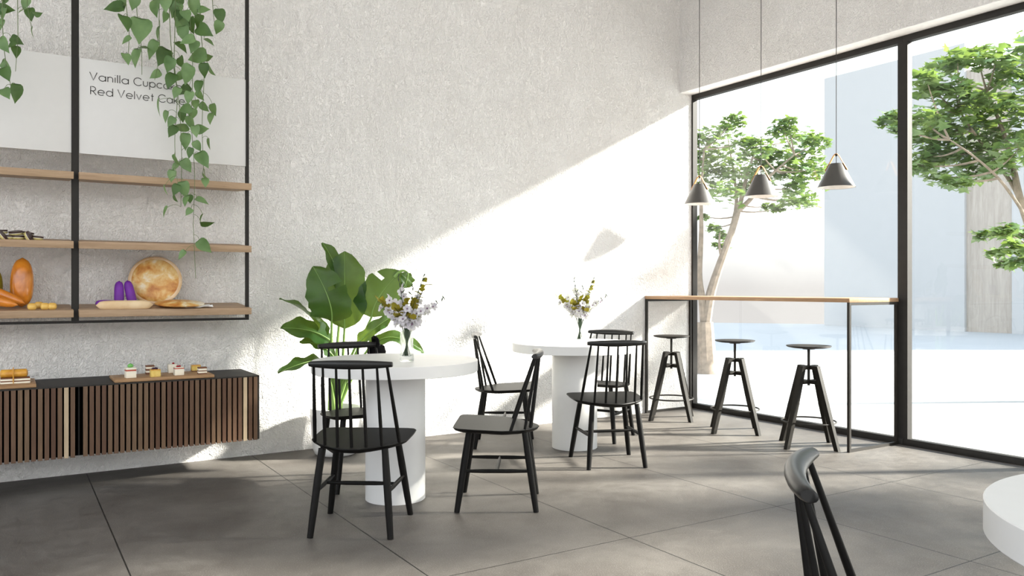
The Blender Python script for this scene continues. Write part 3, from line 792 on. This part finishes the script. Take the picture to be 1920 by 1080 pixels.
def on(level, u, v, yy):
    p = sight_y(u, v, yy); return Vector((p.x, yy, top_at(level, yy)))
# orange loaf standing
p = on(0, 40, 0, 5.72)
bread('bread_loaf', 'upright glossy orange loaf standing on the lowest shelf', 'bread', .30, .066, (p.x, p.y, p.z + .002), (.02, .04, 1), M['crust'], 'orange breads on the lowest shelf', taper=.12, power=2.6)
a = sight_y(28, 576, 5.60); p0 = Vector((a.x + .03, 5.6, top_at(0, 5.6) + .03)); e = sight_y(-60, 525, 5.62)
bread('bread_stick', 'upper long orange bread stick leaning toward the upright orange loaf', 'bread', .42, .03, (p0.x + .02, 5.62, p0.z + .004), (-.9, .12, .42), M['crust'], 'orange breads on the lowest shelf', power=3.4)
bread('bread_stick', 'lower long orange bread stick lying at the shelf edge', 'bread', .42, .03, (p0.x - .015, 5.55, top_at(0, 5.55) + .03), (-.93, .05, .22), M['crust'], 'orange breads on the lowest shelf', power=3.4)
bread('squash_loaf', 'olive yellow loaf mostly cut off by the picture edge', 'bread', .24, .05, (on(0, -12, 0, 5.75).x, 5.75, top_at(0, 5.75) + .002), (-.02, .05, 1), M['olive'], None, power=2.6)
for k, (u, yy, r, lab) in enumerate([(60, 5.56, .021, 'small yellow bread roll next to the orange bread sticks'), (73, 5.64, .021, 'small yellow bread roll behind the two front rolls'), (84, 5.57, .021, 'small yellow bread roll in the middle of the row'), (98, 5.57, .021, 'small pale yellow bread roll at the free end of the row')]):
    q = on(0, u, 0, yy)
    bread('bread_roll', lab, 'bread', .05, r, (q.x - .025, yy, q.z + r * .93), (1, .05, 0), M['roll'], 'yellow rolls on the lowest shelf', power=3.6)
# purple loaves, pale baguette, round bread, puff pastry
q = on(0, 223, 0, 5.68)
bread('purple_loaf', 'purple loaf standing straight up next to the leaning purple one', 'bread', .165, .030, (q.x, 5.68, q.z + .002), (.02, .12, 1), M['purple'], 'purple loaves on the lowest shelf', power=4, taper=.1)
q = on(0, 246, 0, 5.68)
bread('purple_loaf', 'purple loaf leaning beside the round flat bread', 'bread', .17, .030, (q.x + .012, 5.68, q.z + .004), (-.2, .12, 1), M['purple'], 'purple loaves on the lowest shelf', power=4, taper=.1)
q = on(0, 179, 0, 5.65)
bread('purple_loaf', 'purple loaf lying flat behind the pale baguette', 'bread', .125, .022, (q.x, 5.67, top_at(0, 5.67) + .024), (1, -.03, -.0), M['purple'], 'purple loaves on the lowest shelf', power=4)
qa, qb = on(0, 180, 0, 5.545), on(0, 287, 0, 5.545)
bread('baguette', 'pale beige baguette lying along the front of the lowest shelf', 'bread', qb.x - qa.x, .026, (qa.x, 5.55, top_at(0, 5.55) + .0235), (1, 0, 0), M['pale'], None, power=6, squash=(1.15, .9))
q = on(0, 290, 0, 5.80)
rb = thing('round_bread', 'big round golden flat bread propped upright against the wall', 'bread', (q.x + .003, 5.79, top_at(0, 5.79) + .001))
rot = Matrix.Rotation(R_(90 - 12), 4, 'X') @ Matrix.Rotation(0, 4, 'Z')
rot = Matrix.Rotation(R_(-8), 4, 'Z') @ Matrix.Rotation(R_(78), 4, 'X')
cz = Vector((0, 0, .159))
MB().lathe([(0, .03), (.06, .029), (.11, .026), (.137, .021), (.144, .014), (.144, -.014), (.13, -.02), (0, -.022)], cz, 56, mat=rot).build('bread_disc', M['pie'], rb)
MB().tube([cz + rot @ Vector((.147 * math.cos(a_), .147 * math.sin(a_), .004)) for a_ in [2 * PI * i / 56 for i in range(57)]], .0135, 10, cap=False, squash=(.8, 1.3)).build('crust_rim', M['pie_rim'], rb)
q = on(0, 338, 0, 5.60)
pp = thing('puff_pastry', 'flat golden puff pastry lying on a white paper beside the round bread', 'pastry', (q.x, 5.62, top_at(0, 5.62) + .001)); pp.rotation_euler = (TILT, 0, 0)
MB().lathe([(0, 0), (.13, .002), (.15, .01), (.152, .018), (.138, .026), (.07, .036), (0, .038)], (0, 0, .0075), 36).build('pastry_crust', M['pie'], pp)
pm = MB()
pm.grid([[Vector((.02 + .17 * i / 6, -.095 + .11 * j / 4, .004 + .014 * abs(math.sin(i * 1.1 + j)) * (i / 6) + .004 * (j % 2))) for i in range(7)] for j in range(5)])
pm.build('paper', M['paper'], pp, solid=.001)
nk_ = sight_y(327, 560, 5.72)
pm = MB(); pm.grid([[Vector((.055 * i / 4, -.02 * j / 3, .03 * math.sin(PI * i / 4) * (1 - .25 * j) + .002)) for i in range(5)] for j in range(4)])
o = pm.build('paper_scrap', M['paper'], None, solid=.001); o.location = (nk_.x - .025, 5.70, top_at(0, 5.70) + .001); tag(o, 'crumpled white paper scrap at the foot of the round bread', 'paper')

# sandwich cookies on the middle shelf
def cookie(label, u, yy, dz, tilt=(0, 0), first=[None]):
    p = on(1, u, 0, yy); loc = (p.x, yy, p.z + dz)
    if first[0] is None:
        t = thing('sandwich_cookie', label, 'cookie', loc, 0, 'cookies on the middle shelf')
        MB().lathe([(0, 0), (.034, .0), (.036, .003), (.036, .009), (0, .009)], n=26).build('lower_biscuit', M['biscuit'], t)
        MB().lathe([(0, .009), (.0335, .009), (.0335, .013), (0, .013)], n=26).build('cream_filling', M['cream'], t)
        MB().lathe([(0, .013), (.036, .013), (.037, .016), (.036, .022), (0, .023)], n=26).build('chocolate_top', M['choc'], t)
        first[0] = t
    else: t = dup(first[0], loc, 0, label)
    t.rotation_euler = (TILT + tilt[0], tilt[1], 0)
cookie('chocolate topped cookie lying flat, nearest the shelf post', 68, 5.60, .001, (0, .1))
cookie('chocolate topped cookie on edge, leaning over its flat neighbours', 52, 5.565, .010, (.25, 1.05))
cookie('chocolate topped cookie lying flat in the middle of the heap', 34, 5.60, .001)
cookie('chocolate topped cookie lying flat behind the leaning one', 14, 5.61, .001)
cookie('chocolate topped cookie stacked on the flat cookies', 30, 5.62, .026, (.1, -.12))
cookie('chocolate topped cookie resting across the heap, behind the leaning one', 50, 5.66, .022, (-.05, .15))
cookie('chocolate topped cookie tilted steeply at the picture edge', 2, 5.57, .012, (.1, .9))
cookie('chocolate topped cookie balanced on top at the picture edge', 1, 5.64, .030, (.0, -.05))

# ---------------------------------------------------------------- trailing plants
HEART = [(0, 0, 0), (-.06, .14, .02), (-.1, .28, .03), (.0, .42, .04), (.2, .47, .03), (.42, .42, .01), (.64, .28, -.03), (.84, .11, -.08), (1.0, 0, -.13)]
def heart(mb, base, d, n, L, wr=.8, cup=.12):
    d = Vector(d).normalized(); s = d.cross(Vector(n)).normalized(); n = s.cross(d)
    rows = []
    for x, y, z in HEART:
        row = []
        for f in (-1, -.5, 0, .5, 1):
            row.append(base + d * (x * L) + s * (y * f * L * wr) + n * (z * L + cup * L * abs(f) * y * 1.4))
        rows.append(row)
    mb.grid(rows)
LV = [(212, 14, 34, 190), (231, 10, 22, 260), (251, 7, 26, 250), (292, 16, 36, 275), (311, 9, 30, 270), (328, 9, 34, 260), (365, 16, 30, 265), (383, 18, 22, 10), (413, 32, 27, 280), (409, 53, 25, 240), (236, 44, 38, 302, .3),
      (263, 59, 50, 275), (309, 33, 22, 270, .5), (333, 33, 24, 250), (340, 49, 36, 260), (359, 49, 30, 280), (385, 59, 34, 330), (236, 76, 20, 220), (297, 64, 28, 260, .4), (393, 79, 22, 330, .5), (350, 76, 28, 200),
      (341, 89, 28, 320, .5), (268, 90, 30, 0, .4), (285, 95, 36, 240), (255, 110, 34, 258), (238, 111, 26, 300, .4), (304, 108, 36, 255), (317, 123, 30, 240), (340, 118, 24, 290), (368, 107, 38, 190), (391, 107, 19, 0),
      (290, 141, 22, 210), (351, 142, 38, 240), (397, 133, 26, 300, .6), (383, 133, 26, 270), (319, 153, 30, 250), (335, 145, 22, 230, .5), (328, 20, 30, 250), (350, 30, 26, 300), (372, 40, 24, 250), (345, 65, 30, 280), (362, 88, 26, 260),
      (298, 202, 32, 262, .4), (354, 184, 24, 260), (367, 197, 20, 280), (384, 202, 20, 310), (401, 207, 22, 280), (395, 223, 22, 260), (311, 220, 22, 250), (320, 229, 20, 240), (346, 205, 24, 200), (342, 220, 20, 270), (335, 239, 32, 190, .5),
      (322, 247, 24, 250), (359, 233, 28, 280), (380, 242, 24, 0), (367, 247, 22, 280), (348, 267, 30, 260), (371, 275, 20, 300), (392, 271, 20, 265, .4), (356, 288, 20, 250), (382, 301, 32, 305), (332, 302, 24, 290, .6), (327, 314, 18, 230),
      (351, 312, 26, 300), (322, 331, 22, 260), (384, 330, 18, 310, .6), (385, 343, 18, 280), (346, 357, 30, 280), (329, 357, 22, 250), (356, 374, 16, 270), (380, 377, 24, 340, .6), (311, 357, 20, 280, .4), (348, 378, 20, 260), (309, 398, 22, 240, .6),
      (353, 398, 16, 240), (377, 409, 16, 250, .5), (390, 419, 24, 0, .5), (385, 463, 30, 310), (340, 479, 20, 230), (329, 372, 20, 300, .4), (372, 165, 26, 260), (345, 170, 24, 220), (330, 175, 22, 250), (360, 215, 22, 250), (376, 180, 20, 300)]
LV2 = [(8, 2, 20, 200), (12, 18, 30, 0), (6, 28, 26, 250), (2, 47, 20, 250), (41, 20, 20, 190, .4), (57, 28, 24, 280), (47, 8, 22, 250), (72, 26, 18, 0, .5), (61, 63, 20, 265, .5), (8, 86, 30, 300), (33, 77, 22, 330), (22, 84, 18, 220), (30, 98, 26, 290, .5),
       (11, 122, 22, 330), (12, 140, 28, 300), (30, 177, 34, 265, .6), (12, 176, 26, 310), (-20, 60, 30, 250), (-30, 110, 30, 280), (-25, 150, 26, 260), (-40, 30, 34, 240)]
def trailing(label, leaves, strands, YP, pot_u, seed):
    rnd = random.Random(seed)
    pb = sight_y(pot_u, 0, YP); pb.z = 3.5005; pb.y = SF + .14
    t = thing('trailing_plant', label, 'plant', pb, 0, 'trailing plants on the top shelves')
    MB().lathe([(0, 0), (.085, 0), (.095, .01), (.115, .17), (.12, .18), (.112, .18), (.106, .15), (0, .15)], n=36).build('pot', M['pot'], t)
    st = MB(); paths = []
    for s in strands:
        P = [sight_y(u, v, YP + rnd.uniform(-.03, .03)) - pb for u, v in s]
        lip = Vector((P[0].x * .3, -.11, .185)); over = Vector((P[0].x * .8, -.17 , .12))
        P = [Vector((P[0].x * .15, -.02, .16)), lip, over] + P
        Q = []
        for a, b in zip(P, P[1:]):
            for k in range(5): Q.append(a.lerp(b, k / 5))
        Q.append(P[-1])
        for _ in range(2):
            for k in range(1, len(Q) - 1): Q[k] = (Q[k - 1] + Q[k] * 2 + Q[k + 1]) / 4
        st.tube(Q, [.0032 - .0016 * k / len(Q) for k in range(len(Q))], 6); paths += Q[8:]
    A, B = MB(), MB()
    for lf in leaves:
        u, v, L, ang = lf[:4]; wr = lf[4] if len(lf) > 4 else .85
        yy = YP + rnd.uniform(-.12, .05); L = L * 1.0 * yy / (FY - FX * (u - 960) / FOC) / FOC
        c = sight_y(u, v, yy) - pb; ang = R_(ang)
        n0 = -CF
        d = CR * math.cos(ang) + Vector((0, 0, 1)) * math.sin(ang) + CF * rnd.uniform(-.5, .3)
        roll = rnd.uniform(-.55, .55) if wr > .7 else rnd.choice((-1, 1)) * rnd.uniform(.8, 1.1)
        d.normalize(); s = d.cross(n0).normalized(); n = (s.cross(d) * math.cos(roll) + s * math.sin(roll)).normalized()
        if n.z < -.2: pass
        base = c - d * (L * .48)
        heart(B if rnd.random() < .3 else A, base, d, n, L, .86 if wr > .7 else .75, .1)
        src = min(paths, key=lambda q: (q - base).length + (.25 if q.z < base.z else 0))
        if (src - base).length < .4:
            mid = (src + base) / 2 + Vector((0, -.01, .03))
            st.tube(bez(src, mid, base, 5), .0013, 5)
    st.build('stem', M['vine'], t)
    A.build('foliage', M['pothos'], t, recalc=False); B.build('dark_foliage', M['pothos_dark'], t, recalc=False)
trailing('trailing heart-leaved vine hanging in front of the lettered menu board', LV,
         [[(352, -60), (358, 60), (362, 130), (358, 230), (366, 330), (362, 420), (367, 522)], [(330, -60), (328, 60), (326, 120), (338, 210), (341, 300), (339, 388)], [(372, -60), (376, 60), (384, 130), (378, 240), (383, 335)],
          [(300, -60), (298, 40), (300, 105), (290, 150)], [(262, -60), (255, 20), (266, 90), (266, 140)], [(236, -60), (236, 10), (243, 60), (240, 115)], [(395, -60), (400, 30), (405, 60)], [(315, -60), (320, 90), (334, 180), (327, 260), (330, 330)]], 5.37, 330, 21)
trailing('trailing heart-leaved vine cut by the picture edge, beside the blank menu board', LV2,
         [[(33, -60), (33, 20), (34, 70), (29, 134)], [(5, -60), (4, 40), (8, 100), (20, 160)], [(55, -60), (50, 10), (60, 55)], [(-25, -60), (-25, 60), (-25, 150)]], 5.37, 0, 22)

# ---------------------------------------------------------------- potted banana plant
PB = Vector((2.02, 5.63, 0))
pl = thing('potted_plant', 'broad-leaved banana plant in a white pot against the wall', 'plant', PB)
MB().lathe([(0, 0), (.13, 0), (.15, .012), (.165, .05), (.185, .33), (.185, .34), (.172, .34), (.165, .29), (0, .29)], n=44).build('pot', M['pot'], pl)
MB().lathe([(0, .30), (.1, .298), (.166, .292)], n=24).build('soil', M['soil'], pl)
def blade(stem_uv, mid_uv, tip_uv, w, deps, bow=0., fold=.12, facing=None, wave=.012, stemr=.008, foot=None, seed=0, split=None):
    """petiole from the pot, then a broad blade from stem_uv through mid_uv to tip_uv"""
    rnd = random.Random(seed)
    a = sight(*stem_uv, deps[0]) - PB; b = sight(*mid_uv, deps[1]) - PB; c = sight(*tip_uv, deps[2]) - PB
    ctrl = b * 2 - (a + c) / 2
    N = 18; mid = bez(a, ctrl, c, N); rows = []
    face = Vector(facing) if facing else -CF
    for k, p in enumerate(mid):
        q = k / N; d = (mid[min(k + 1, N)] - mid[max(k - 1, 0)]).normalized()
        s = d.cross(face).normalized(); n = s.cross(d)
        ww = w * (min(1, (q / .22)) ** .55) * (1 - max(0, (q - .55) / .45) ** 2.4) ** .8 if 0 < q < 1 else (.012 if q == 0 else .003)
        row = []
        for f in (-1, -.72, -.4, -.14, 0, .14, .4, .72, 1):
            wv = wave * math.sin(q * 17 + f * 3 + seed) * abs(f)
            ed = 1 + (.05 * math.sin(q * 29 + seed * 2 + f) if abs(f) == 1 else 0)
            row.append(p + s * (ww * f * ed) + n * (fold * ww * abs(f) ** 1.3 * (1 if fold > 0 else 1) - bow * ww * f * f + wv))
        rows.append(row)
    mb = MB(); mb.grid(rows)
    if split:
        side, q0 = split
        bm = mb.bm; bm.verts.ensure_lookup_table(); bm.faces.ensure_lookup_table()
        k0 = int(q0 * N); kill = [bm.faces[k0 * 8 + j] for j in ((5, 6, 7) if side > 0 else (0, 1))]
        bmesh.ops.delete(bm, geom=kill, context='FACES')
    lf = mb.build('leaf', M['banana'], pl, recalc=False, sharp=80)
    MB().tube([p + (-(face)) * -.004 for p in mid], [max(.0012, .0055 * (1 - k / N)) for k in range(N + 1)], 6).build('midrib', M['petiole'], lf)
    ft = foot or Vector((rnd.uniform(-.05, .05), rnd.uniform(-.04, .04), .29))
    m1 = ft.lerp(a, .55) + Vector((0, 0, .06)); P = bez(ft, m1, a, 10)
    MB().tube(P, [.016 - (.016 - stemr) * k / 10 for k in range(11)], 8).build('stalk', M['petiole'], pl)
blade((622, 603), (616, 560), (587, 500), .138, (5.55, 5.47, 5.5), fold=.1, seed=1, split=(1, .62), facing=(-CF + CR * .15))
blade((646, 616), (646.5, 545), (646, 471), .158, (5.80, 5.80, 5.84), fold=.16, seed=2)
blade((640, 560), (630, 505), (604, 455), .068, (5.88, 5.82, 5.80), fold=.35, seed=3, facing=(-CF * .55 + CR * .8))
blade((697, 594), (712, 555), (752, 508), .15, (5.80, 5.80, 5.82), fold=.1, seed=4, facing=(-CF + CR * .1), split=(-1, .75))
blade((610, 640), (580, 592), (524, 560), .075, (5.70, 5.62, 5.50), fold=.3, seed=5, facing=(-CF * .45 + Vector((0, 0, 1)) - CR * .4))
blade((624, 644), (585, 622), (526, 616), .12, (5.66, 5.55, 5.42), fold=.1, seed=6, facing=(-CF * .75 + Vector((0, 0, .9))))
blade((612, 676), (575, 680), (521, 700), .07, (5.62, 5.5, 5.36), fold=.25, seed=7, facing=(-CF * .4 + Vector((0, 0, 1))))
blade((668, 648), (700, 618), (738, 592), .05, (5.72, 5.66, 5.7), fold=.25, seed=8, facing=(-CF * .7 + Vector((0, 0, .7)) + CR * .4))
blade((690, 655), (738, 633), (797, 664), .055, (5.78, 5.78, 5.82), fold=.2, seed=9, facing=(-CF * .75 + Vector((0, 0, .8))))
blade((625, 668), (598, 648), (562, 640), .06, (5.6, 5.56, 5.5), fold=.2, seed=10, facing=(-CF * .6 + Vector((0, 0, 1))))
blade((765, 512), (763, 524), (757, 540), .055, (5.83, 5.8, 5.78), fold=.1, seed=11, facing=(-CF * .8 + CR * .5), stemr=.004, foot=sight(740, 520, 5.82) - PB)
for k, (u, v) in enumerate([(622, 700), (640, 690), (655, 695), (668, 690)]):
    tp = sight(u, v, 5.72) - PB
    MB().tube(bez((-.03 + .02 * k, .0, .29), (-.03 + .02 * k, 0, .5), tp, 8), [.018, .018, .017, .015, .012, .01, .008, .006, .004], 8).build('young_stalk', M['petiole'], pl)

# ---------------------------------------------------------------- light
sun = bpy.data.lights.new('sun', 'SUN'); sun.energy = 11.0; sun.angle = R_(4.2); sun.color = (1, .94, .85)
so = bpy.data.objects.new('sun', sun); COL.objects.link(so)
so.rotation_euler = Vector((-1, .515, -.547)).to_track_quat('-Z', 'Y').to_euler()
so.location = (14, -4, 9)
W = bpy.data.worlds.new('sky'); S.world = W; W.use_nodes = True
nt = W.node_tree; bg = nt.nodes['Background']
tc = nt.nodes.new('ShaderNodeTexCoord'); sx = nt.nodes.new('ShaderNodeSeparateXYZ'); rp = nt.nodes.new('ShaderNodeValToRGB')
mr = nt.nodes.new('ShaderNodeMapRange'); mr.inputs['From Min'].default_value = -.3; mr.inputs['From Max'].default_value = .7
nt.links.new(tc.outputs['Generated'], sx.inputs[0]); nt.links.new(sx.outputs[2], mr.inputs['Value']); nt.links.new(mr.outputs[0], rp.inputs[0]); nt.links.new(rp.outputs[0], bg.inputs[0])
e = rp.color_ramp.elements
stops = [(0, (.30, .286, .28)), (.30, (.30, .284, .278)), (.345, (.42, .41, .405)), (.42, (1, 1, 1)), (.6, (.93, .98, 1)), (1, (.66, .80, 1))]
while len(e) < len(stops): e.new(.5)
for k, (p, c) in enumerate(stops): e[k].position = p; e[k].color = c + (1,)
bg.inputs['Strength'].default_value = 1.05

# ---------------------------------------------------------------- camera
cd = bpy.data.cameras.new('camera'); cam = bpy.data.objects.new('camera', cd); COL.objects.link(cam)
cam.location = (0, 0, CAM_H); cam.rotation_euler = (PI / 2, 0, YAW - PI / 2)
cd.sensor_width = 36; cd.lens = FOC / 1920 * 36; cd.clip_start = .05; cd.clip_end = 200
S.camera = cam
S.view_settings.view_transform = 'Standard'; S.view_settings.look = 'None'; S.view_settings.gamma = 1
S.view_settings.use_curve_mapping = False; S.view_settings.exposure = 1.42
try:
    S.cycles.use_denoising = True; S.cycles.max_bounces = 10; S.cycles.diffuse_bounces = 6; S.cycles.transparent_max_bounces = 16
except Exception: pass
